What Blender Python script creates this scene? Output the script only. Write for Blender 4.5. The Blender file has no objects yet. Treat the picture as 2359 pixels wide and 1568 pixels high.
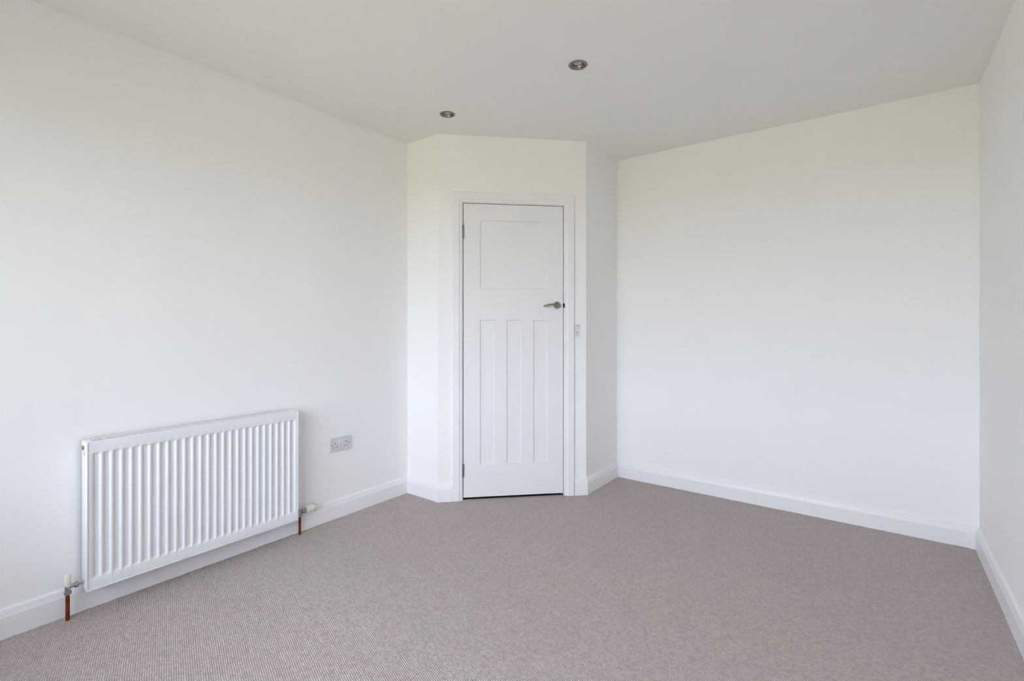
import bpy, bmesh, math, random
from mathutils import Vector, Matrix

sc = bpy.context.scene
COL = sc.collection
random.seed(4)

# ------------------------------------------------------------------ camera
YAW = math.radians(36.75)
CAM_H = 1.194
cam_d = bpy.data.cameras.new('camera')
cam_d.sensor_fit = 'HORIZONTAL'
cam_d.sensor_width = 36.0
cam_d.lens = 1123.0 / 2359.0 * 36.0
cam_d.shift_y = -41.0 / 2359.0
cam_d.clip_start = 0.02
cam = bpy.data.objects.new('camera', cam_d)
COL.objects.link(cam)
cam.location = (0, 0, CAM_H)
cam.rotation_euler = (math.radians(90), 0, YAW)
sc.camera = cam

# ------------------------------------------------------------------ sky, daylight, exposure
SKY = 6.0
world = bpy.data.worlds.new('overcast_sky')
sc.world = world
world.use_nodes = True
wn = world.node_tree
bg = wn.nodes['Background']
bg.inputs['Color'].default_value = (0.875, 0.965, 1.15, 1)
bg.inputs['Strength'].default_value = SKY

# hazy sun on the far side of the house: it lights the garden, never the room directly
sun_d = bpy.data.lights.new('sun', 'SUN')
sun_d.energy = 7.5
sun_d.angle = math.radians(6)
sun_d.color = (1.0, 0.95, 0.86)
sun = bpy.data.objects.new('sun', sun_d)
COL.objects.link(sun)
sun.rotation_euler = (math.radians(-38), 0, math.radians(12))

vs = sc.view_settings
vs.view_transform = 'Standard'
vs.look = 'None'
vs.gamma = 1.0
vs.exposure = 0.61
vs.use_curve_mapping = False
sc.cycles.max_bounces = 14
sc.cycles.diffuse_bounces = 13
sc.cycles.glossy_bounces = 4
sc.cycles.adaptive_threshold = 0.15
sc.cycles.adaptive_min_samples = 16

# ------------------------------------------------------------------ room plan (metres, camera stands at 0,0)
H = 2.455
XL, XR = -2.65, 0.437
YF, YB = -0.78, 3.532
P0 = Vector((-2.345, 2.315))
P1 = Vector((-1.618, 3.030))
DL = (P1 - P0).length
DE = (P1 - P0) / DL
WT = 0.11
WIN = (-2.32, 0.15, 0.5, 2.08)      # window opening x0 x1 z0 z1 in the front wall

# portal that guides daylight sampling through the window opening
por_d = bpy.data.lights.new('window_portal', 'AREA')
por_d.shape = 'RECTANGLE'
por_d.size = WIN[1] - WIN[0]
por_d.size_y = WIN[3] - WIN[2]
por_d.cycles.is_portal = True
por = bpy.data.objects.new('window_portal', por_d)
COL.objects.link(por)
por.location = ((WIN[0] + WIN[1]) / 2, YF - 0.105, (WIN[2] + WIN[3]) / 2)
por.rotation_euler = (math.radians(90), 0, 0)


# ------------------------------------------------------------------ materials
def mat(name, color, rough=0.5, metal=0.0, noise=None, bump=None, coat=0.0, spec=None):
    m = bpy.data.materials.new(name)
    m.use_nodes = True
    nt = m.node_tree
    b = nt.nodes['Principled BSDF']
    b.inputs['Base Color'].default_value = (*color, 1)
    b.inputs['Roughness'].default_value = rough
    b.inputs['Metallic'].default_value = metal
    if coat:
        b.inputs['Coat Weight'].default_value = coat
    if spec is not None:
        b.inputs['Specular IOR Level'].default_value = spec
    tc = nt.nodes.new('ShaderNodeTexCoord')
    if noise:                                  # (scale, amount): slight mottling of the colour itself
        n = nt.nodes.new('ShaderNodeTexNoise')
        n.inputs['Scale'].default_value = noise[0]
        n.inputs['Detail'].default_value = 2
        nt.links.new(tc.outputs['Object'], n.inputs['Vector'])
        r = nt.nodes.new('ShaderNodeValToRGB')
        k = noise[1]
        r.color_ramp.elements[0].position = 0.3
        r.color_ramp.elements[1].position = 0.7
        r.color_ramp.elements[0].color = (*[max(0, c * (1 - k)) for c in color], 1)
        r.color_ramp.elements[1].color = (*[min(1, c * (1 + k)) for c in color], 1)
        nt.links.new(n.outputs['Fac'], r.inputs['Fac'])
        nt.links.new(r.outputs['Color'], b.inputs['Base Color'])
    if bump:                                   # (scale, strength, distance)
        n2 = nt.nodes.new('ShaderNodeTexNoise')
        n2.inputs['Scale'].default_value = bump[0]
        n2.inputs['Detail'].default_value = 1
        nt.links.new(tc.outputs['Object'], n2.inputs['Vector'])
        bp = nt.nodes.new('ShaderNodeBump')
        bp.inputs['Strength'].default_value = bump[1]
        bp.inputs['Distance'].default_value = bump[2]
        nt.links.new(n2.outputs['Fac'], bp.inputs['Height'])
        nt.links.new(bp.outputs['Normal'], b.inputs['Normal'])
    return m


def carpet_material():
    m = bpy.data.materials.new('loop_pile_carpet')
    m.use_nodes = True
    nt = m.node_tree
    L = nt.links.new
    b = nt.nodes['Principled BSDF']
    b.inputs['Roughness'].default_value = 0.95
    b.inputs['Specular IOR Level'].default_value = 0.1
    b.inputs['Sheen Weight'].default_value = 0.15
    tc = nt.nodes.new('ShaderNodeTexCoord')
    mp = nt.nodes.new('ShaderNodeMapping')
    mp.inputs['Rotation'].default_value = (0, 0, math.radians(18))
    L(tc.outputs['Object'], mp.inputs['Vector'])
    # wobble so the loops are not machine straight
    nz = nt.nodes.new('ShaderNodeTexNoise')
    nz.inputs['Scale'].default_value = 60
    nz.inputs['Detail'].default_value = 1
    L(tc.outputs['Object'], nz.inputs['Vector'])
    ad = nt.nodes.new('ShaderNodeVectorMath'); ad.operation = 'MULTIPLY_ADD'
    ad.inputs[1].default_value = (0.004, 0.004, 0)
    L(nz.outputs['Color'], ad.inputs[0])
    L(mp.outputs['Vector'], ad.inputs[2])
    sx = nt.nodes.new('ShaderNodeSeparateXYZ')
    L(ad.outputs['Vector'], sx.inputs['Vector'])

    def math_(op, a, bb=None):
        n = nt.nodes.new('ShaderNodeMath'); n.operation = op
        for i, v in enumerate((a, bb)):
            if v is None:
                continue
            if isinstance(v, (int, float)):
                n.inputs[i].default_value = v
            else:
                L(v, n.inputs[i])
        return n.outputs[0]
    ROW, LOOP = 0.0068, 0.0100
    v = math_('DIVIDE', sx.outputs['Y'], ROW)
    row = math_('FLOOR', v)
    half = math_('MULTIPLY', math_('MODULO', row, 2.0), 0.5)
    u = math_('ADD', math_('DIVIDE', sx.outputs['X'], LOOP), half)
    fu = math_('ABSOLUTE', math_('SINE', math_('MULTIPLY', u, math.pi)))
    fv = math_('ABSOLUTE', math_('SINE', math_('MULTIPLY', v, math.pi)))
    hgt = math_('POWER', math_('MULTIPLY', math_('POWER', fu, 0.6), fv), 0.6)
    # fibre fuzz
    fz = nt.nodes.new('ShaderNodeTexNoise')
    fz.inputs['Scale'].default_value = 900
    fz.inputs['Detail'].default_value = 1
    L(tc.outputs['Object'], fz.inputs['Vector'])
    hh = math_('ADD', hgt, math_('MULTIPLY', fz.outputs['Fac'], 0.35))
    bp = nt.nodes.new('ShaderNodeBump')
    bp.inputs['Strength'].default_value = 0.9
    bp.inputs['Distance'].default_value = 0.0022
    L(hh, bp.inputs['Height'])
    L(bp.outputs['Normal'], b.inputs['Normal'])
    # yarn colour: each loop a little different, pinkish beige against grey
    wn_ = nt.nodes.new('ShaderNodeTexWhiteNoise'); wn_.noise_dimensions = '2D'
    cv = nt.nodes.new('ShaderNodeCombineXYZ')
    L(math_('FLOOR', u), cv.inputs['X'])
    L(row, cv.inputs['Y'])
    L(cv.outputs['Vector'], wn_.inputs['Vector'])
    rp = nt.nodes.new('ShaderNodeValToRGB')
    rp.color_ramp.elements[0].color = (0.47, 0.398, 0.378, 1)
    rp.color_ramp.elements[1].color = (0.585, 0.53, 0.50, 1)
    e = rp.color_ramp.elements.new(0.5)
    e.color = (0.545, 0.463, 0.438, 1)
    L(wn_.outputs['Value'], rp.inputs['Fac'])
    # the colour is darkened in the gaps between the loops
    rp2 = nt.nodes.new('ShaderNodeValToRGB')
    rp2.color_ramp.elements[0].position = 0.15
    rp2.color_ramp.elements[0].color = (0.58, 0.57, 0.57, 1)
    rp2.color_ramp.elements[1].position = 0.75
    rp2.color_ramp.elements[1].color = (1, 1, 1, 1)
    L(hgt, rp2.inputs['Fac'])
    mx = nt.nodes.new('ShaderNodeMix'); mx.data_type = 'RGBA'; mx.blend_type = 'MULTIPLY'
    mx.inputs['Factor'].default_value = 1.0
    L(rp.outputs['Color'], mx.inputs['A'])
    L(rp2.outputs['Color'], mx.inputs['B'])
    L(mx.outputs['Result'], b.inputs['Base Color'])
    return m


def glass_material():
    m = bpy.data.materials.new('window_glass')
    m.use_nodes = True
    nt = m.node_tree
    nt.nodes.remove(nt.nodes['Principled BSDF'])
    out = nt.nodes['Material Output']
    t = nt.nodes.new('ShaderNodeBsdfTransparent')
    g = nt.nodes.new('ShaderNodeBsdfGlossy')
    g.inputs['Roughness'].default_value = 0.02
    fr = nt.nodes.new('ShaderNodeFresnel'); fr.inputs['IOR'].default_value = 1.3
    mx = nt.nodes.new('ShaderNodeMixShader')
    nt.links.new(fr.outputs[0], mx.inputs[0])
    nt.links.new(t.outputs[0], mx.inputs[1])
    nt.links.new(g.outputs[0], mx.inputs[2])
    nt.links.new(mx.outputs[0], out.inputs['Surface'])
    return m


M = {}
M['wall'] = mat('wall_paint', (0.866, 0.868, 0.858), 0.85, noise=(1.3, 0.006), bump=(180, 0.12, 0.0006), spec=0.25)
M['ceil'] = mat('ceiling_paint', (0.835, 0.83, 0.815), 0.9, noise=(1.1, 0.006), bump=(150, 0.1, 0.0006), spec=0.2)
M['gloss'] = mat('satin_white_woodwork', (0.835, 0.825, 0.835), 0.38, noise=(3, 0.006), bump=(60, 0.05, 0.0005), spec=0.4)
M['door'] = mat('satin_white_door', (0.80, 0.80, 0.80), 0.42, noise=(3, 0.006), bump=(45, 0.05, 0.0006), spec=0.4)
M['rad'] = mat('white_enamel', (0.80, 0.812, 0.83), 0.32, noise=(8, 0.004), spec=0.5)
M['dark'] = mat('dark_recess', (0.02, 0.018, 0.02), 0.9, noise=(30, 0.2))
M['chrome'] = mat('chrome_plating', (0.50, 0.50, 0.51), 0.16, 1.0, noise=(60, 0.1))
M['nickel'] = mat('brushed_nickel', (0.31, 0.278, 0.25), 0.34, 1.0, noise=(90, 0.12), bump=(400, 0.05, 0.0003))
M['brass'] = mat('dull_brass', (0.45, 0.32, 0.17), 0.4, 1.0, noise=(120, 0.2))
M['copper'] = mat('copper_pipe_metal', (0.225, 0.054, 0.008), 0.36, 0.6, noise=(45, 0.25), bump=(80, 0.1, 0.0004))
M['cream'] = mat('cream_plastic', (0.76, 0.735, 0.61), 0.45, noise=(40, 0.02))
M['plastic'] = mat('white_socket_plastic', (0.66, 0.645, 0.67), 0.3, noise=(20, 0.01))
M['plastic2'] = mat('white_switch_plastic', (0.74, 0.735, 0.745), 0.3, noise=(20, 0.01))
M['lens'] = mat('frosted_lamp_glass', (0.50, 0.51, 0.48), 0.25, noise=(200, 0.06))
M['bronze'] = mat('dark_bronze', (0.045, 0.036, 0.028), 0.45, 0.6, noise=(80, 0.2))
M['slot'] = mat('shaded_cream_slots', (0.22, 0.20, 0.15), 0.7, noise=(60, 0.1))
M['fin'] = mat('shade_dark_fins', (0.10, 0.10, 0.105), 0.6, 0.3, noise=(40, 0.15))  # dark colour paints in the shade seen through the grille slots
M['carpet'] = carpet_material()
M['glass'] = glass_material()
M['lawn'] = mat('garden_grass', (0.30, 0.26, 0.14), 0.95, noise=(0.8, 0.3), bump=(40, 0.5, 0.02))
M['steel'] = mat('steel_screw', (0.14, 0.135, 0.13), 0.4, 1.0, noise=(200, 0.15))


# ------------------------------------------------------------------ mesh helpers
def link(o, parent=None):
    COL.objects.link(o)
    if parent is not None:
        o.parent = parent
    return o


def from_bm(name, bm, m, parent=None, smooth=False, angle=None):
    bmesh.ops.recalc_face_normals(bm, faces=bm.faces)
    me = bpy.data.meshes.new(name)
    bm.to_mesh(me)
    bm.free()
    if m is not None:
        me.materials.append(m)
    if smooth:
        for p in me.polygons:
            p.use_smooth = True
        me.set_sharp_from_angle(angle=math.radians(angle or 40))
    return link(bpy.data.objects.new(name, me), parent)


def empty(name, mw=None, loc=None):
    o = bpy.data.objects.new(name, None)
    o.empty_display_size = 0.05
    link(o)
    if mw is not None:
        o.matrix_world = mw
    if loc is not None:
        o.location = loc
    return o


def tag(o, label=None, cat=None, group=None, kind=None):
    if label: o['label'] = label
    if cat: o['category'] = cat
    if group: o['group'] = group
    if kind: o['kind'] = kind
    return o


def add_box(bm, x0, x1, y0, y1, z0, z1, bev=0.0, seg=2):
    vs_ = [bm.verts.new(p) for p in ((x0, y0, z0), (x1, y0, z0), (x1, y1, z0), (x0, y1, z0),
                                     (x0, y0, z1), (x1, y0, z1), (x1, y1, z1), (x0, y1, z1))]
    fs = [bm.faces.new([vs_[i] for i in q]) for q in ((3, 2, 1, 0), (4, 5, 6, 7), (0, 1, 5, 4), (1, 2, 6, 5), (2, 3, 7, 6), (3, 0, 4, 7))]
    if bev > 0:
        es = list({e for f in fs for e in f.edges})
        bmesh.ops.bevel(bm, geom=es, offset=bev, segments=seg, profile=0.5, affect='EDGES')


def box(name, x0, x1, y0, y1, z0, z1, m, parent=None, bev=0.0, seg=2):
    bm = bmesh.new()
    add_box(bm, x0, x1, y0, y1, z0, z1, bev, seg)
    return from_bm(name, bm, m, parent)


AX = {'x': Matrix(((0, 0, 1), (1, 0, 0), (0, 1, 0))), 'y': Matrix(((1, 0, 0), (0, 0, 1), (0, -1, 0))), 'z': Matrix.Identity(3)}


def add_lathe(bm, prof, seg=32, axis='z', origin=(0, 0, 0), cap=True, phase=0.0):
    """prof: list of (radius, distance along the axis)"""
    R = AX[axis]
    o = Vector(origin)
    rings = []
    for r, t in prof:
        if r < 1e-6:
            rings.append([bm.verts.new(o + R @ Vector((0, 0, t)))])
        else:
            rings.append([bm.verts.new(o + R @ Vector((r * math.cos(phase + 2 * math.pi * i / seg), r * math.sin(phase + 2 * math.pi * i / seg), t))) for i in range(seg)])
    for a, b in zip(rings, rings[1:]):
        for i in range(seg):
            j = (i + 1) % seg
            if len(a) == 1 and len(b) == 1:
                continue
            if len(a) == 1:
                bm.faces.new((a[0], b[i], b[j]))
            elif len(b) == 1:
                bm.faces.new((a[i], a[j], b[0]))
            else:
                bm.faces.new((a[i], a[j], b[j], b[i]))
    if cap:
        for rg in (rings[0], rings[-1]):
            if len(rg) > 2:
                bm.faces.new(rg)


def lathe(name, prof, m, parent=None, seg=32, axis='z', origin=(0, 0, 0), cap=True, phase=0.0, angle=35):
    bm = bmesh.new()
    add_lathe(bm, prof, seg, axis, origin, cap, phase)
    return from_bm(name, bm, m, parent, smooth=True, angle=angle)


def add_tube(bm, pts, radii, seg=16, squash=None):
    pts = [Vector(p) for p in pts]
    rings = []
    for i, p in enumerate(pts):
        d = (pts[min(i + 1, len(pts) - 1)] - pts[max(i - 1, 0)]).normalized()
        up = Vector((0, 0, 1)) if abs(d.z) < 0.9 else Vector((1, 0, 0))
        s = d.cross(up).normalized()
        t = s.cross(d).normalized()
        r = radii[i]
        ks, kt = squash[i] if squash else (1, 1)
        rings.append([bm.verts.new(p + s * r * ks * math.cos(2 * math.pi * k / seg) + t * r * kt * math.sin(2 * math.pi * k / seg)) for k in range(seg)])
    for a, b in zip(rings, rings[1:]):
        for k in range(seg):
            bm.faces.new((a[k], a[(k + 1) % seg], b[(k + 1) % seg], b[k]))
    bm.faces.new(rings[0][::-1])
    bm.faces.new(rings[-1])


def wall_prism(name, a, b, thick, z0=0.0, z1=H, holes=None, m='wall', out=1):
    """inner face runs a->b with the room on the right hand; thickness goes to the left (outward)"""
    a, b = Vector(a), Vector(b)
    d = b - a
    L = d.length
    e = d / L
    n = Vector((-e.y, e.x))
    bm = bmesh.new()
    cuts = [(0, L, z0, z1)]
    if holes:
        s0, s1, h0, h1 = holes
        cuts = [(0, s0, z0, z1), (s1, L, z0, z1), (s0, s1, h1, z1)]
        if h0 > z0:
            cuts.append((s0, s1, z0, h0))
    for s0, s1, za, zb in cuts:
        add_box(bm, s0, s1, 0, thick, za, zb)
    bmesh.ops.remove_doubles(bm, verts=bm.verts, dist=1e-5)
    bm.transform(Matrix(((e.x, n.x, 0, a.x), (e.y, n.y, 0, a.y), (0, 0, 1, 0), (0, 0, 0, 1))))
    o = from_bm(name, bm, M[m])
    return tag(o, kind='structure')


# ------------------------------------------------------------------ setting: walls, floor, ceiling
C = P0
D = P1
wl = wall_prism('wall_left', (XL, YF - WT), (XL, YB + WT), WT)
wb = wall_prism('wall_back', (XL - WT, YB), (XR + WT, YB), WT)
wr = wall_prism('wall_right', (XR, YB + WT), (XR, YF - WT), WT)
wf = wall_prism('wall_front', (XR + WT, YF), (XL - WT, YF), 0.10, holes=(XR + WT - WIN[1], XR + WT - WIN[0], WIN[2], WIN[3]))
w1 = wall_prism('wall_return_left', (XL, C.y), (C.x, C.y), 0.05)
w2 = wall_prism('wall_return_right', (D.x, D.y), (D.x, YB), 0.05)
DOOR_S0, DOOR_S1, DOOR_TOP = 0.1693 - 0.0045, 0.8553 + 0.0045, 1.9965
LIN = 0.028
wd = wall_prism('wall_door', C, D, 0.05, holes=(DOOR_S0 - LIN, DOOR_S1 + LIN, 0.0, DOOR_TOP + 0.0048 + LIN))
tag(wl, 'long white wall with the radiator and socket on it')
tag(wb, 'bare white wall between the door corner and the right wall')
tag(wr, 'narrow strip of white wall at the right edge')
tag(wf, 'white window wall behind the camera')
tag(w1, 'short white return wall left of the door')
tag(w2, 'short shaded white return wall right of the door')
tag(wd, 'white angled corner wall holding the door')

# carpeted floor with a slightly uneven tucked edge
bm = bmesh.new()
add_box(bm, XL - WT, XR + WT, YF - 0.10, YB + WT, -0.12, 0.0)
floor = tag(from_bm('floor', bm, M['carpet']), 'fitted pinkish grey loop pile carpet', kind='structure')

# ceiling skin with round cut-outs for the downlights, slab above
LIGHTS = [(-1.169, 2.105), (-2.079, 2.130)]
HOLE_R = 0.037
bm = bmesh.new()
loops = [[(XL - WT, YF - 0.10), (XR + WT, YF - 0.10), (XR + WT, YB + WT), (XL - WT, YB + WT)]]
for lx, ly in LIGHTS:
    loops.append([(lx + HOLE_R * math.cos(2 * math.pi * i / 40), ly + HOLE_R * math.sin(2 * math.pi * i / 40)) for i in range(40)])
edges = []
hole_edges = []
for k, lp in enumerate(loops):
    vv = [bm.verts.new((x, y, H)) for x, y in lp]
    for i in range(len(vv)):
        e = bm.edges.new((vv[i], vv[(i + 1) % len(vv)]))
        edges.append(e)
        if k:
            hole_edges.append(e)
bmesh.ops.triangle_fill(bm, use_beauty=True, edges=edges)
ext = bmesh.ops.extrude_edge_only(bm, edges=hole_edges)
for v in [g for g in ext['geom'] if isinstance(g, bmesh.types.BMVert)]:
    v.co.z += 0.013
for f in bm.faces:
    f.normal_update()
add_box(bm, XL - WT, XR + WT, YF - 0.10, YB + WT, H + 0.14, H + 0.2)
for (x0, x1, y0, y1) in ((XL - WT, XL - WT + .02, YF - .10, YB + WT), (XR + WT - .02, XR + WT, YF - .10, YB + WT),
                         (XL - WT + .02, XR + WT - .02, YF - .10, YF - .08), (XL - WT + .02, XR + WT - .02, YB + WT - .02, YB + WT)):
    add_box(bm, x0, x1, y0, y1, H + 0.001, H + 0.14)
ceiling = tag(from_bm('ceiling', bm, M['ceil']), 'plain matt off-white ceiling with two downlights', kind='structure')


# ------------------------------------------------------------------ baseboards, mitred at every corner
PROF = [(0, 0), (0.018, 0), (0.018, 0.083), (0.0165, 0.0865), (0.0115, 0.106), (0.009, 0.1105), (0.005, 0.113), (0, 0.113)]


def baseboard(name, a, b, prev=None, nxt=None, label=None):
    a, b = Vector(a), Vector(b)
    e = (b - a).normalized()
    n = Vector((e.y, -e.x))            # into the room

    def corner(p, other):
        """shift along e per unit of thickness for a mitred end"""
        if other is None:
            return 0.0
        n2 = Vector((other.y, -other.x))
        k = 1.0 + n.dot(n2)
        mvec = (n + n2) / k            # offset of the mitre line per unit thickness
        return mvec.dot(e)
    ka = corner(a, prev)
    kb = corner(b, nxt)
    bm = bmesh.new()
    ra, rb = [], []
    for d, z in PROF:
        pa = a + n * d + e * (ka * d)
        pb = b + n * d + e * (kb * d)
        ra.append(bm.verts.new((pa.x, pa.y, z)))
        rb.append(bm.verts.new((pb.x, pb.y, z)))
    k = len(PROF)
    for i in range(k):
        j = (i + 1) % k
        bm.faces.new((ra[i], ra[j], rb[j], rb[i]))
    bm.faces.new(ra)
    bm.faces.new(rb[::-1])
    o = from_bm(name, bm, M['gloss'])
    return tag(o, label, kind='structure')


ARCH_S0, ARCH_S1 = 0.0945, 0.934
dirL, dirRet, dirD, dirR2, dirB, dirR = Vector((0, 1)), Vector((1, 0)), DE, Vector((0, 1)), Vector((1, 0)), Vector((0, -1))
baseboard('baseboard_left', (XL, YF), (XL, C.y), None, dirRet, 'long white baseboard under the radiator')
baseboard('baseboard_return_left', (XL, C.y), C, dirL, dirD, 'short white baseboard on the return left of the door')
baseboard('baseboard_door_left', C, C + DE * ARCH_S0, dirRet, None, 'stub of white baseboard left of the door frame')
baseboard('baseboard_door_right', C + DE * ARCH_S1, D, None, dirR2, 'stub of white baseboard under the light switch')
baseboard('baseboard_return_right', D, (D.x, YB), dirD, dirB, 'short white baseboard on the return right of the door')
baseboard('baseboard_back', (D.x, YB), (XR, YB), dirR2, dirR, 'white baseboard along the bare back wall')
baseboard('baseboard_right', (XR, YB), (XR, YF), dirB, None, 'white baseboard running along the right wall')

# slightly rising, uneven tuck of the carpet against the baseboards
bm = bmesh.new()
tuck = [((XL + .018, YF), (XL + .018, C.y - .018)), ((XL + .018, C.y - .018), (C.x, C.y - .018)),
        ((D.x + .018, D.y), (D.x + .018, YB - .018)), ((D.x + .018, YB - .018), (XR - .018, YB - .018)), ((XR - .018, YB - .018), (XR - .018, YF))]
for a, b in tuck:
    a, b = Vector(a), Vector(b)
    e = (b - a).normalized()
    n = Vector((e.y, -e.x))
    N = max(3, int((b - a).length / 0.035))
    top, bot = [], []
    for i in range(N + 1):
        p = a + (b - a) * (i / N)
        hgt = 0.0010 + 0.0018 * random.random() ** 2
        top.append(bm.verts.new((p.x, p.y, hgt)))
        q = p + n * (0.010 + 0.006 * random.random())
        bot.append(bm.verts.new((q.x, q.y, 0.0004)))
    for i in range(N):
        bm.faces.new((top[i], bot[i], bot[i + 1], top[i + 1]))
from_bm('carpet_edge', bm, M['carpet'], floor, smooth=True, angle=80)

# ------------------------------------------------------------------ door local frame: x along the wall, y into the wall, z up
ang = math.atan2(DE.y, DE.x)
DM = Matrix.Translation((C.x, C.y, 0)) @ Matrix.Rotation(ang, 4, 'Z')

# frame: lining + three mitred architrave members
trim = empty('trim_1', DM)
tag(trim, 'white door frame with moulded surround', kind='structure')
bm = bmesh.new()
LY0, LY1 = -0.0005, 0.05
ztop = DOOR_TOP + 0.0048
add_box(bm, DOOR_S0 - LIN, DOOR_S0, LY0, LY1, 0, ztop + LIN)
add_box(bm, DOOR_S1, DOOR_S1 + LIN, LY0, LY1, 0, ztop + LIN)
add_box(bm, DOOR_S0, DOOR_S1, LY0, LY1, ztop, ztop + LIN)
# stop bead behind the leaf
add_box(bm, DOOR_S0, DOOR_S0 + 0.012, 0.041, 0.05, 0, ztop)
add_box(bm, DOOR_S1 - 0.012, DOOR_S1, 0.041, 0.05, 0, ztop)
add_box(bm, DOOR_S0 + 0.012, DOOR_S1 - 0.012, 0.041, 0.05, ztop - 0.012, ztop)
from_bm('door_lining', bm, M['gloss'], trim)

# architrave profile: q from inner edge (0) to outer edge (AW); depth toward the room
AW = DOOR_S0 - 0.0055 - ARCH_S0
APROF = [(0, 0), (0, 0.009), (0.002, 0.0105), (0.016, 0.0125), (0.019, 0.0165), (0.023, 0.018), (AW - 0.003, 0.018), (AW, 0.015), (AW, 0)]
SI0, SI1, ZI = DOOR_S0 - 0.0055, DOOR_S1 + 0.0055, ztop + 0.0055


def arch_piece(name, kind):
    bm = bmesh.new()
    A, B = [], []
    for q, d in APROF:
        if kind == 'L':
            A.append(bm.verts.new((SI0 - q, -d, 0))); B.append(bm.verts.new((SI0 - q, -d, ZI + q)))
        elif kind == 'R':
            A.append(bm.verts.new((SI1 + q, -d, 0))); B.append(bm.verts.new((SI1 + q, -d, ZI + q)))
        else:
            A.append(bm.verts.new((SI0 - q, -d, ZI + q))); B.append(bm.verts.new((SI1 + q, -d, ZI + q)))
    k = len(APROF)
    for i in range(k):
        j = (i + 1) % k
        bm.faces.new((A[i], A[j], B[j], B[i]))
    bm.faces.new(A); bm.faces.new(B[::-1])
    return from_bm(name, bm, M['gloss'], trim)


arch_piece('architrave', 'L'); arch_piece('architrave', 'R'); arch_piece('architrave_head', 'H')
# strike plate let into the frame edge
sp = box('strike_plate', DOOR_S1 - 0.0008, DOOR_S1 + 0.0050, -0.0115, 0.02, 1.298, 1.327, M['bronze'], trim, 0.0008)
dstrip = box('dark_strip', DOOR_S0, DOOR_S1, 0.013, 0.05, -0.002, 0.0012, M['dark'], trim)  # thin near-black strip on the floor just behind the door face
tag(dstrip, 'dark strip on the floor under the door')
tag(sp, 'small dark metal strike plate')

# door leaf: stiles, rails, muntins and recessed panels
door = empty('door_1', DM)
tag(door, 'white four-panel door with a lever handle', kind='structure')
FX0, FX1, FZ0, FZ1 = 0.1693, 0.8553, 0.0165, 1.9965
FY0, FY1 = 0.0015, 0.040
ST0, ST1 = 0.2800, 0.7475                       # inside faces of the stiles
PZ = (1.4245, 1.8870)                           # upper panel
QZ = (0.2335, 1.2115)                           # lower panels
LP = [(0.2800, 0.3810), (0.4620, 0.5650), (0.6470, 0.7475)]
box('stile', FX0, ST0, FY0, FY1, FZ0, FZ1, M['door'], door)
box('stile', ST1, FX1, FY0, FY1, FZ0, FZ1, M['door'], door)
# rails butt tightly, the joints are filled and painted
box('top_rail', ST0, ST1, FY0, FY1 - .001, PZ[1], FZ1, M['door'], door)
box('lock_rail', ST0, ST1, FY0, FY1 - .001, QZ[1], PZ[0], M['door'], door)
box('bottom_rail', ST0, ST1, FY0, FY1 - .001, FZ0 + .0005, QZ[0], M['door'], door)
for i in range(2):
    box('muntin', LP[i][1], LP[i + 1][0], FY0, FY1 - .002, QZ[0], QZ[1], M['door'], door)


def panel(x0, x1, z0, z1):
    """recessed flat panel with a sloped moulded edge"""
    bm = bmesh.new()
    steps = [(0.0, 0.0), (0.0015, 0.0040), (0.0045, 0.0082), (0.0065, 0.0092)]
    rings = []
    for ins, dep in steps:
        rings.append([bm.verts.new(p) for p in ((x0 + ins, FY0 + dep, z0 + ins), (x1 - ins, FY0 + dep, z0 + ins), (x1 - ins, FY0 + dep, z1 - ins), (x0 + ins, FY0 + dep, z1 - ins))])
    back = [bm.verts.new(p) for p in ((x0, FY1 - 0.012, z0), (x1, FY1 - 0.012, z0), (x1, FY1 - 0.012, z1), (x0, FY1 - 0.012, z1))]
    for a, b in zip(rings, rings[1:]):
        for i in range(4):
            j = (i + 1) % 4
            bm.faces.new((a[i], a[j], b[j], b[i]))
    bm.faces.new(rings[-1])
    for i in range(4):
        j = (i + 1) % 4
        bm.faces.new((rings[0][i], back[i], back[j], rings[0][j]))
    bm.faces.new(back[::-1])
    return from_bm('panel', bm, M['door'], door)


panel(ST0, ST1, *PZ)
for x0, x1 in LP:
    panel(x0, x1, *QZ)


# hinges: five knuckles on a pin
def hinge(z0, z1):
    bm = bmesh.new()
    n = 5
    hh = (z1 - z0) / n
    for i in range(n):
        a, b = z0 + hh * i + 0.0006, z0 + hh * (i + 1) - 0.0006
        add_lathe(bm, [(0.0044, a), (0.0054, a + 0.001), (0.0054, b - 0.001), (0.0044, b)], 14, 'z', (FX0 - 0.0018, -0.0035, 0))
    add_lathe(bm, [(0.0, z0 - 0.003), (0.0035, z0 - 0.001), (0.0038, z1 + 0.001), (0.0, z1 + 0.003)], 12, 'z', (FX0 - 0.0018, -0.0035, 0), cap=False)
    add_box(bm, FX0 - 0.003, FX0 - 0.0005, -0.003, 0.03, z0, z1)
    return from_bm('hinge', bm, M['nickel'], door, smooth=True, angle=40)


hinge(1.762, 1.850)
hinge(0.156, 0.242)

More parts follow.
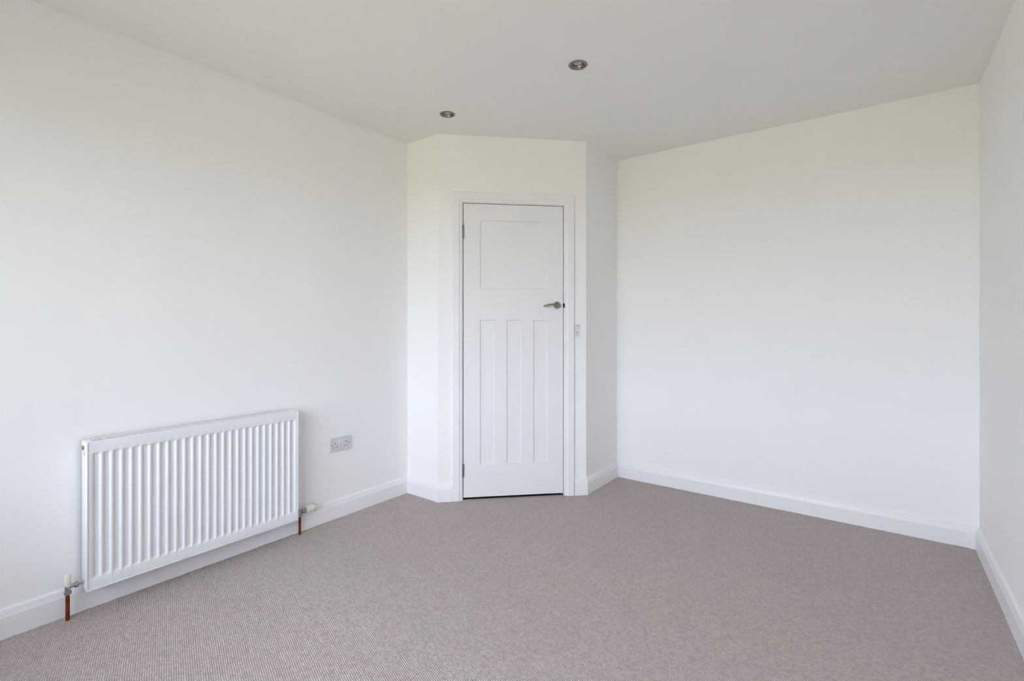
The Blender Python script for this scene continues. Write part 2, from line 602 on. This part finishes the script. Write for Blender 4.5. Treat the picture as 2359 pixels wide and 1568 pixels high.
# lever handle: rose, neck, curved lever
RX, RZ = 0.8122, 1.3145
bm = bmesh.new()
add_lathe(bm, [(0.0, 0.0), (0.0245, 0.0), (0.0245, 0.006), (0.0225, 0.0085), (0.018, 0.0098), (0.0, 0.0098)], 40, 'z', (0, 0, 0), cap=False)
TOROOM = Matrix.Translation((RX, FY0, RZ)) @ Matrix.Rotation(math.radians(90), 4, 'X')
bm.transform(TOROOM)
hd = from_bm('door_handle', bm, M['nickel'], door, smooth=True, angle=35)
tag(hd, 'brushed nickel lever handle on a round rose')
bm = bmesh.new()
add_lathe(bm, [(0.0115, 0.008), (0.0095, 0.013), (0.0092, 0.040), (0.0105, 0.048), (0.0085, 0.0545), (0.0, 0.056)], 28, 'z', cap=False)
bm.transform(TOROOM)
from_bm('neck', bm, M['nickel'], hd, smooth=True, angle=35)
bm = bmesh.new()
ly = FY0 - 0.047
pts = [(0.818, ly, 1.3145), (0.806, ly - .001, 1.3165), (0.792, ly - .001, 1.3185), (0.776, ly, 1.3188), (0.760, ly + .001, 1.3175),
       (0.745, ly + .003, 1.3145), (0.732, ly + .006, 1.3110), (0.721, ly + .008, 1.3085), (0.713, ly + .009, 1.3075), (0.7090, ly + .0095, 1.3072)]
rad = [0.0075, 0.0080, 0.0072, 0.0066, 0.0064, 0.0066, 0.0072, 0.0074, 0.0058, 0.0025]
add_tube(bm, pts, rad, 18, [(1, 1)] * 4 + [(.85, 1.0), (.75, 1.02), (.7, 1.05), (.7, 1.05), (.7, 1.05), (.7, 1.0)])
from_bm('lever', bm, M['nickel'], hd, smooth=True, angle=60)

# ------------------------------------------------------------------ light switch beside the door frame
sw = empty('light_switch', DM @ Matrix.Translation((0.9535, 0, 1.1405)))
tag(sw, 'slim white vertical light switch beside the door frame', 'light switch')
box('plate', -0.0165, 0.0165, -0.0085, 0.0, -0.043, 0.043, M['plastic2'], sw, 0.0022, 3)
bm = bmesh.new()
add_box(bm, -0.0085, 0.0085, -0.0125, -0.007, -0.0125, 0.0215, 0.0012, 2)
for v in bm.verts:                      # rocker tilts: bottom edge stands proud
    if v.co.y < -0.009:
        v.co.y += (v.co.z - 0.0045) * 0.11
from_bm('rocker', bm, M['plastic2'], sw, smooth=True, angle=40)
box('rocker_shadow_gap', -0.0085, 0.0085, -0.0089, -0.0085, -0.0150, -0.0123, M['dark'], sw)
for zz in (-0.0305, 0.0320):
    s_ = lathe('screw', [(0.0, 0.0), (0.0030, 0.0), (0.0028, 0.0012), (0.0, 0.0014)], M['steel'], sw, 16, 'z', cap=False)
    s_.matrix_local = Matrix.Translation((0, -0.0083, zz)) @ Matrix.Rotation(math.radians(90), 4, 'X')

# ------------------------------------------------------------------ double socket on the left wall (local x along wall = +Y world, local -y into the room)
SM = Matrix.Translation((XL, 1.7735, 0.4475)) @ Matrix.Rotation(math.radians(90), 4, 'Z')
so = empty('double_socket', SM)
tag(so, 'white double power socket on the wall right of the radiator', 'socket')
bm = bmesh.new()
add_box(bm, -0.073, 0.073, -0.0095, 0.0, -0.043, 0.043)
bmesh.ops.bevel(bm, geom=[e for e in bm.edges if abs((e.verts[0].co - e.verts[1].co).normalized().y) > 0.9], offset=0.006, segments=5, profile=0.5, affect='EDGES')
front = [e for e in bm.edges if all(v.co.y < -0.009 for v in e.verts)]
bmesh.ops.bevel(bm, geom=front, offset=0.0025, segments=3, profile=0.5, affect='EDGES')
plate = from_bm('plate', bm, M['plastic'], so)


def up(zc):
    return 0.043 - zc


for k, cx_ in enumerate((-0.0390, 0.0390)):
    for dx, zt, w_, h_ in ((0, 0.0335, 0.0040, 0.0080), (-0.0110, 0.0560, 0.0058, 0.0042), (0.0110, 0.0560, 0.0058, 0.0042)):
        box('pin_hole', cx_ + dx - w_ / 2, cx_ + dx + w_ / 2, -0.0099, -0.0090, up(zt) - h_ / 2, up(zt) + h_ / 2, M['dark'], so)
for sx in (-0.0595, 0.0595):
    s_ = lathe('screw', [(0.0, 0.0), (0.0030, 0.0), (0.0028, 0.0009), (0.0, 0.0010)], M['steel'], so, 16, 'z', cap=False)
    s_.matrix_local = Matrix.Translation((sx, -0.0093, 0.0005)) @ Matrix.Rotation(math.radians(90), 4, 'X')
for sx in (-0.0092, 0.0092):
    bm = bmesh.new()
    add_box(bm, sx - 0.0072, sx + 0.0072, -0.0135, -0.009, 0.0100, 0.0300, 0.0010, 2)
    for v in bm.verts:
        if v.co.y < -0.011:
            v.co.y += (v.co.z - 0.020) * 0.13
    from_bm('switch', bm, M['plastic2'], so, smooth=True, angle=40)


# ------------------------------------------------------------------ recessed downlights
def downlight(i, x, y, tilt, label):
    r = empty('downlight', loc=(x, y, H))
    tag(r, label, 'downlight', 'ceiling downlights')
    # bezel: stepped flange hanging just below the ceiling, with a sleeve going up
    prof = [(0.0365, 0.020), (0.0365, 0.0005), (0.0460, 0.0005), (0.0465, -0.0012), (0.0450, -0.0034), (0.0400, -0.0044), (0.0385, -0.0038),
            (0.0375, -0.0018), (0.0355, -0.0016), (0.0345, -0.0030), (0.0335, -0.0032), (0.0325, -0.0010), (0.0322, 0.020)]
    bez = lathe('bezel', prof, M['nickel'], r, 48, 'z', cap=False, angle=50)
    # tilting inner cup that carries the lamp
    cup = lathe('lamp_holder', [(0.0315, 0.004), (0.0318, -0.0005), (0.0300, -0.0012), (0.0285, 0.0005), (0.0255, 0.0110), (0.0250, 0.0135), (0.0262, 0.016), (0.0262, 0.030), (0.0, 0.030)],
                M['nickel'], r, 48, 'z', cap=False, angle=50)
    lamp = lathe('lamp', [(0.0248, 0.018), (0.0240, 0.0105), (0.0215, 0.0080), (0.0150, 0.0065), (0.0, 0.0060)], M['lens'], r, 40, 'z', cap=False, angle=60)
    clip = lathe('retaining_ring', [(0.0252, 0.0140), (0.0252, 0.0098), (0.0240, 0.0090), (0.0232, 0.0098), (0.0238, 0.0140)], M['dark'], r, 40, 'z', cap=False, angle=50)
    for o in (cup, lamp, clip):
        o.rotation_euler = tilt
    return r


downlight(0, *LIGHTS[0], (math.radians(3), math.radians(-2), 0), 'brushed nickel downlight nearer the camera, right of the other')
downlight(1, *LIGHTS[1], (math.radians(-2), math.radians(2), 0), 'brushed nickel downlight close above the door corner')

# ------------------------------------------------------------------ radiator
RY0, RY1, RZ0, RZ1 = 0.5505, 1.4505, 0.104, 0.708
XF = -2.5570                # front face of the pressed panel
XBK = -2.632                # back of the side covers
rad_ = empty('radiator', loc=(XL + 0.05, (RY0 + RY1) / 2, 0.0))
tag(rad_, 'white fluted panel radiator with copper pipes on the left wall', 'radiator')
RO = -Vector(rad_.location)


def rpart(name, bm, m, parent=None, smooth=False, angle=40):
    bm.transform(Matrix.Translation(RO))
    return from_bm(name, bm, m, parent or rad_, smooth, angle)


# pressed front panel with 26 vertical channels
ys = [(RY0 + 0.0042, 0.0), (RY0 + 0.0060, 0.0)]
N_CH, PITCH, DEPTH = 26, 0.0335, 0.0075
yc0 = (RY0 + RY1) / 2 - PITCH * (N_CH - 1) / 2
for k in range(N_CH):
    c = yc0 + PITCH * k
    for dy, hv in ((-0.0140, 0.0), (-0.0130, 0.08), (-0.0112, 0.5), (-0.0094, 0.92), (-0.0084, 1.0), (0.0080, 1.0), (0.0092, 0.92), (0.0112, 0.5), (0.0132, 0.08), (0.0142, 0.0)):
        ys.append((c + dy, hv))
ys += [(RY1 - 0.0060, 0.0), (RY1 - 0.0042, 0.0)]
zb, zt = RZ0 + 0.046, RZ1 - 0.044
zs = [(RZ0 + 0.0088, 0), (zb, 0), (zb + 0.002, 0.1), (zb + 0.006, 0.5), (zb + 0.0100, 0.9), (zb + 0.012, 1), (zt - 0.010, 1), (zt - 0.008, 0.9), (zt - 0.005, 0.5), (zt - 0.002, 0.1), (zt, 0), (RZ1 - 0.009, 0), (RZ1 - 0.0030, 0)]
bm = bmesh.new()
grid = [[bm.verts.new((XF - DEPTH * (hy * hz if hz > 0 else -hz * 0.0) - (0.002 if hz < 0 else 0), y, z)) for y, hy in ys] for z, hz in zs]
for a, b in zip(grid, grid[1:]):
    for i in range(len(ys) - 1):
        bm.faces.new((a[i], a[i + 1], b[i + 1], b[i]))
# returned edges
rim = [e for e in bm.edges if e.is_boundary]
ext = bmesh.ops.extrude_edge_only(bm, edges=rim)
for v in [g for g in ext['geom'] if isinstance(g, bmesh.types.BMVert)]:
    v.co.x -= 0.012
rpart('front_panel', bm, M['rad'], smooth=True, angle=50)

# water panel behind, its lower lip shows as a bright rim under a thin groove
bm = bmesh.new()
add_box(bm, XF - 0.018, XF - 0.0095, RY0 + 0.003, RY1 - 0.003, RZ0 + 0.003, RZ1 - 0.008)
add_box(bm, XF - 0.0095, XF - 0.0028, RY0 + 0.003, RY1 - 0.003, RZ0 + 0.003, RZ0 + 0.012)      # welded seam flange
for fy in (RY0 + 0.003, RY1 - 0.0055):
    add_box(bm, XF - 0.0095, XF - 0.0028, fy, fy + 0.0025, RZ0 + 0.012, RZ1 - 0.010)
rpart('back_panel', bm, M['rad'])
bm = bmesh.new()
add_box(bm, XF - 0.012, XF + 0.0025, RY0 + 0.0005, RY1 - 0.0005, RZ0, RZ0 + 0.0065, 0.0015)
rpart('bottom_lip', bm, M['rad'], smooth=True, angle=50)

# side covers
for yy0, yy1 in ((RY0, RY0 + 0.0032), (RY1 - 0.0032, RY1)):
    bm = bmesh.new()
    add_box(bm, XBK, XF + 0.0025, yy0, yy1, RZ0, RZ1 - 0.001, 0.0012)
    rpart('side_cover', bm, M['rad'], smooth=True, angle=50)

# slotted top grille
bm = bmesh.new()
GX0, GX1 = XBK + 0.010, XF - 0.018
zt0, zt1 = RZ1 - 0.0035, RZ1
add_box(bm, GX1, XF, RY0 + 0.0032, RY1 - 0.0032, zt0, zt1, 0.0012)
add_box(bm, XBK, GX0, RY0 + 0.0032, RY1 - 0.0032, zt0, zt1)
y = RY0 + 0.026
add_box(bm, GX0, GX1, RY0 + 0.0032, y, zt0, zt1)
SP = 0.00925
while y + SP < RY1 - 0.024:
    add_box(bm, GX0, GX1, y + 0.0048, y + SP, zt0, zt1)
    y += SP
add_box(bm, GX0, GX1, y, RY1 - 0.0032, zt0, zt1)
rpart('top_grille', bm, M['rad'])

# convector fins inside, coloured dark to stand for shade below the grille
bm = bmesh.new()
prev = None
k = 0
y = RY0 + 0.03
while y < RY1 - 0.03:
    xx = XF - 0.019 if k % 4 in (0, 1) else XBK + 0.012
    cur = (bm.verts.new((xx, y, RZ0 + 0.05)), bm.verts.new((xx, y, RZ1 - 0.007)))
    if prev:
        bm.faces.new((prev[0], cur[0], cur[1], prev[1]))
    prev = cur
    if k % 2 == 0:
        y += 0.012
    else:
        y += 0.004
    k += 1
add_box(bm, XBK + 0.0005, XBK + 0.0020, RY0 + 0.02, RY1 - 0.02, RZ0 + 0.05, RZ1 - 0.0040)  # rear sheet added in the dark fin colour so the slots look shaded
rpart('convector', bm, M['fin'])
# wall brackets
for yy in (RY0 + 0.15, RY1 - 0.15):
    bm = bmesh.new()
    add_box(bm, XL, XBK + 0.014, yy - 0.015, yy + 0.015, 0.16, 0.62)
    rpart('wall_bracket', bm, M['rad'])

# bleed valve on the upper left side and the slit below it
bm = bmesh.new()
add_lathe(bm, [(0.0095, 0.0), (0.0095, 0.004), (0.0070, 0.0055), (0.0045, 0.0055), (0.0042, 0.0035), (0.0, 0.0035)], 20, 'z', cap=False)
bm.transform(Matrix.Translation((-2.603, RY0 + 0.0006, 0.681)) @ Matrix.Rotation(math.radians(90), 4, 'X'))
bv = rpart('bleed_valve', bm, M['brass'], smooth=True)
bm = bmesh.new()
add_box(bm, -2.594, -2.590, RY0 - 0.0004, RY0 + 0.0004, 0.652, 0.668)
rpart('vent_slit', bm, M['dark'])

# small embossed maker's mark, a faint arc
bm = bmesh.new()
pts = []
for i in range(9):
    t = math.pi * (0.15 + 0.55 * i / 8)
    pts.append((XF + 0.0002, RY0 + 0.0235 - 0.009 * math.cos(t), RZ1 - 0.0235 + 0.006 * math.sin(t)))
add_tube(bm, pts, [0.0007] * 9, 6)
rpart('embossed_mark', bm, M['plastic'], smooth=True)

# --- copper tails
VX1, VY1 = -2.600, 0.5005
VX2, VY2 = -2.606, 1.4875
for (vx, vy, top) in ((VX1, VY1, 0.112), (VX2, VY2, 0.104)):
    bm = bmesh.new()
    add_lathe(bm, [(0.0070, 0.0), (0.0070, top)], 24, 'z', (vx, vy, 0))
    tag(rpart('copper_pipe', bm, M['copper'], smooth=True), 'bare reddish copper pipe')

# --- lockshield valve (left)
bm = bmesh.new()
add_lathe(bm, [(0.0092, 0.112), (0.0098, 0.118), (0.0098, 0.139), (0.0088, 0.1405)], 24, 'z', (VX1, VY1, 0))
add_tube(bm, [(VX1, VY1, 0.1335), (VX1, VY1 + 0.016, 0.1335), (VX1, VY1 + 0.0165, 0.1335), (VX1, VY1 + 0.060, 0.1335)], [0.0085, 0.0085, 0.0068, 0.0068], 20)
lv = rpart('lockshield_valve', bm, M['chrome'], smooth=True)
tag(lv, 'small chrome lockshield valve')
bm = bmesh.new()
add_lathe(bm, [(0.0105, 0.1030), (0.0128, 0.1050), (0.0128, 0.1160), (0.0105, 0.1180)], 6, 'z', (VX1, VY1, 0))
rpart('compression_nut', bm, M['chrome'], lv)
bm = bmesh.new()
add_lathe(bm, [(0.0098, 0.0), (0.0118, 0.0015), (0.0118, 0.0115), (0.0098, 0.0130)], 6, 'z', cap=True)
bm.transform(Matrix.Translation((VX1, VY1 + 0.020, 0.1335)) @ Matrix.Rotation(math.radians(-90), 4, 'X'))
rpart('union_nut', bm, M['chrome'], lv)
bm = bmesh.new()
add_lathe(bm, [(0.0104, 0.1390), (0.0108, 0.1402), (0.0105, 0.1760), (0.0096, 0.1815), (0.0072, 0.1835), (0.0, 0.1838)], 28, 'z', (VX1, VY1, 0), cap=False)
tag(rpart('cap', bm, M['cream'], lv, smooth=True), 'cream plastic cap')

# --- thermostatic valve (right)
AZ = 0.1275
bm = bmesh.new()
add_lathe(bm, [(0.0095, 0.112), (0.0105, 0.117), (0.0105, 0.130), (0.0098, 0.1365), (0.006, 0.139)], 24, 'z', (VX2, VY2, 0))
add_tube(bm, [(VX2, RY1 - 0.01, AZ), (VX2, VY2 + 0.014, AZ)], [0.0090, 0.0090], 20)
tv = rpart('thermostatic_valve', bm, M['chrome'], smooth=True)
tag(tv, 'chrome thermostatic valve with a cream head')
bm = bmesh.new()
add_lathe(bm, [(0.0095, 0.0985), (0.0118, 0.1005), (0.0118, 0.1110), (0.0095, 0.1130)], 6, 'z', (VX2, VY2, 0))
rpart('compression_nut', bm, M['chrome'], tv)


def along_y(bm, y0):
    bm.transform(Matrix.Translation((VX2, y0, AZ)) @ Matrix.Rotation(math.radians(-90), 4, 'X'))


bm = bmesh.new()
add_lathe(bm, [(0.0100, 0.0), (0.0145, 0.0015), (0.0145, 0.0080), (0.0125, 0.0090), (0.0125, 0.0105), (0.0155, 0.0115), (0.0155, 0.0215), (0.0120, 0.0225)], 28, 'z')
along_y(bm, VY2 + 0.0105)
rpart('collar', bm, M['chrome'], tv, smooth=True)
bm = bmesh.new()
add_lathe(bm, [(0.0150, 0.0), (0.0205, 0.0010), (0.0215, 0.0030), (0.0215, 0.0140), (0.0190, 0.0150), (0.0190, 0.0163), (0.0225, 0.0175), (0.0226, 0.0280), (0.0214, 0.0480), (0.0205, 0.0585), (0.0185, 0.0620), (0.0, 0.0624)], 40, 'z', cap=False)
along_y(bm, VY2 + 0.034)
hd_ = rpart('head', bm, M['cream'], tv, smooth=True, angle=35)
tag(hd_, 'cream plastic thermostatic head')
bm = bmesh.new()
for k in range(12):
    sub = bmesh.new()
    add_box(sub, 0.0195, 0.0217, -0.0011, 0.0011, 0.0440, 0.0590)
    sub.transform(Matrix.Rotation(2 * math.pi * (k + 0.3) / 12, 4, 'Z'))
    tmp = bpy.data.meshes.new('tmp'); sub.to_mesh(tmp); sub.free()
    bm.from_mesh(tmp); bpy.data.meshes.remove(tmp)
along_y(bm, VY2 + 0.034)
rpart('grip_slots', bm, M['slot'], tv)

# ------------------------------------------------------------------ window behind the camera (source of the daylight)
win = empty('window_1', loc=((WIN[0] + WIN[1]) / 2, YF - 0.11, WIN[2]))
tag(win, 'white framed window behind the camera', kind='structure')
WO = -Vector(win.location)


def wpart(name, x0, x1, y0, y1, z0, z1, m='gloss', bev=0.002):
    bm = bmesh.new()
    add_box(bm, x0, x1, y0, y1, z0, z1, bev)
    bm.transform(Matrix.Translation(WO))
    return from_bm(name, bm, M[m], win, smooth=bev > 0, angle=50)


fw = 0.05
ya, yb = YF - 0.095, YF - 0.040
wpart('window_frame', WIN[0], WIN[0] + fw, ya, yb, WIN[2], WIN[3])
wpart('window_frame', WIN[1] - fw, WIN[1], ya, yb, WIN[2], WIN[3])
wpart('window_frame', WIN[0] + fw, WIN[1] - fw, ya, yb, WIN[3] - fw, WIN[3])
wpart('window_frame', WIN[0] + fw, WIN[1] - fw, ya, yb, WIN[2], WIN[2] + fw)
third = (WIN[1] - WIN[0] - 2 * fw) / 3
for i in (1, 2):
    xm = WIN[0] + fw + third * i
    wpart('mullion', xm - 0.025, xm + 0.025, ya, yb, WIN[2] + fw, WIN[3] - fw)
for i in range(3):
    x0 = WIN[0] + fw + third * i + (0.025 if i else 0)
    x1 = WIN[0] + fw + third * (i + 1) - (0.025 if i < 2 else 0)
    wpart('pane', x0, x1, YF - 0.070, YF - 0.066, WIN[2] + fw, WIN[3] - fw, 'glass', 0)
wpart('window_sill', WIN[0] - 0.04, WIN[1] + 0.04, YF - 0.040, YF + 0.09, WIN[2] - 0.025, WIN[2] + 0.002, 'gloss', 0.004)

# ------------------------------------------------------------------ garden outside that window
bm = bmesh.new()
bmesh.ops.create_grid(bm, x_segments=8, y_segments=8, size=40)
bm.transform(Matrix.Translation((-1, -41.5, -0.45)))
tag(from_bm('ground', bm, M['lawn']), 'garden lawn outside the window', kind='structure')
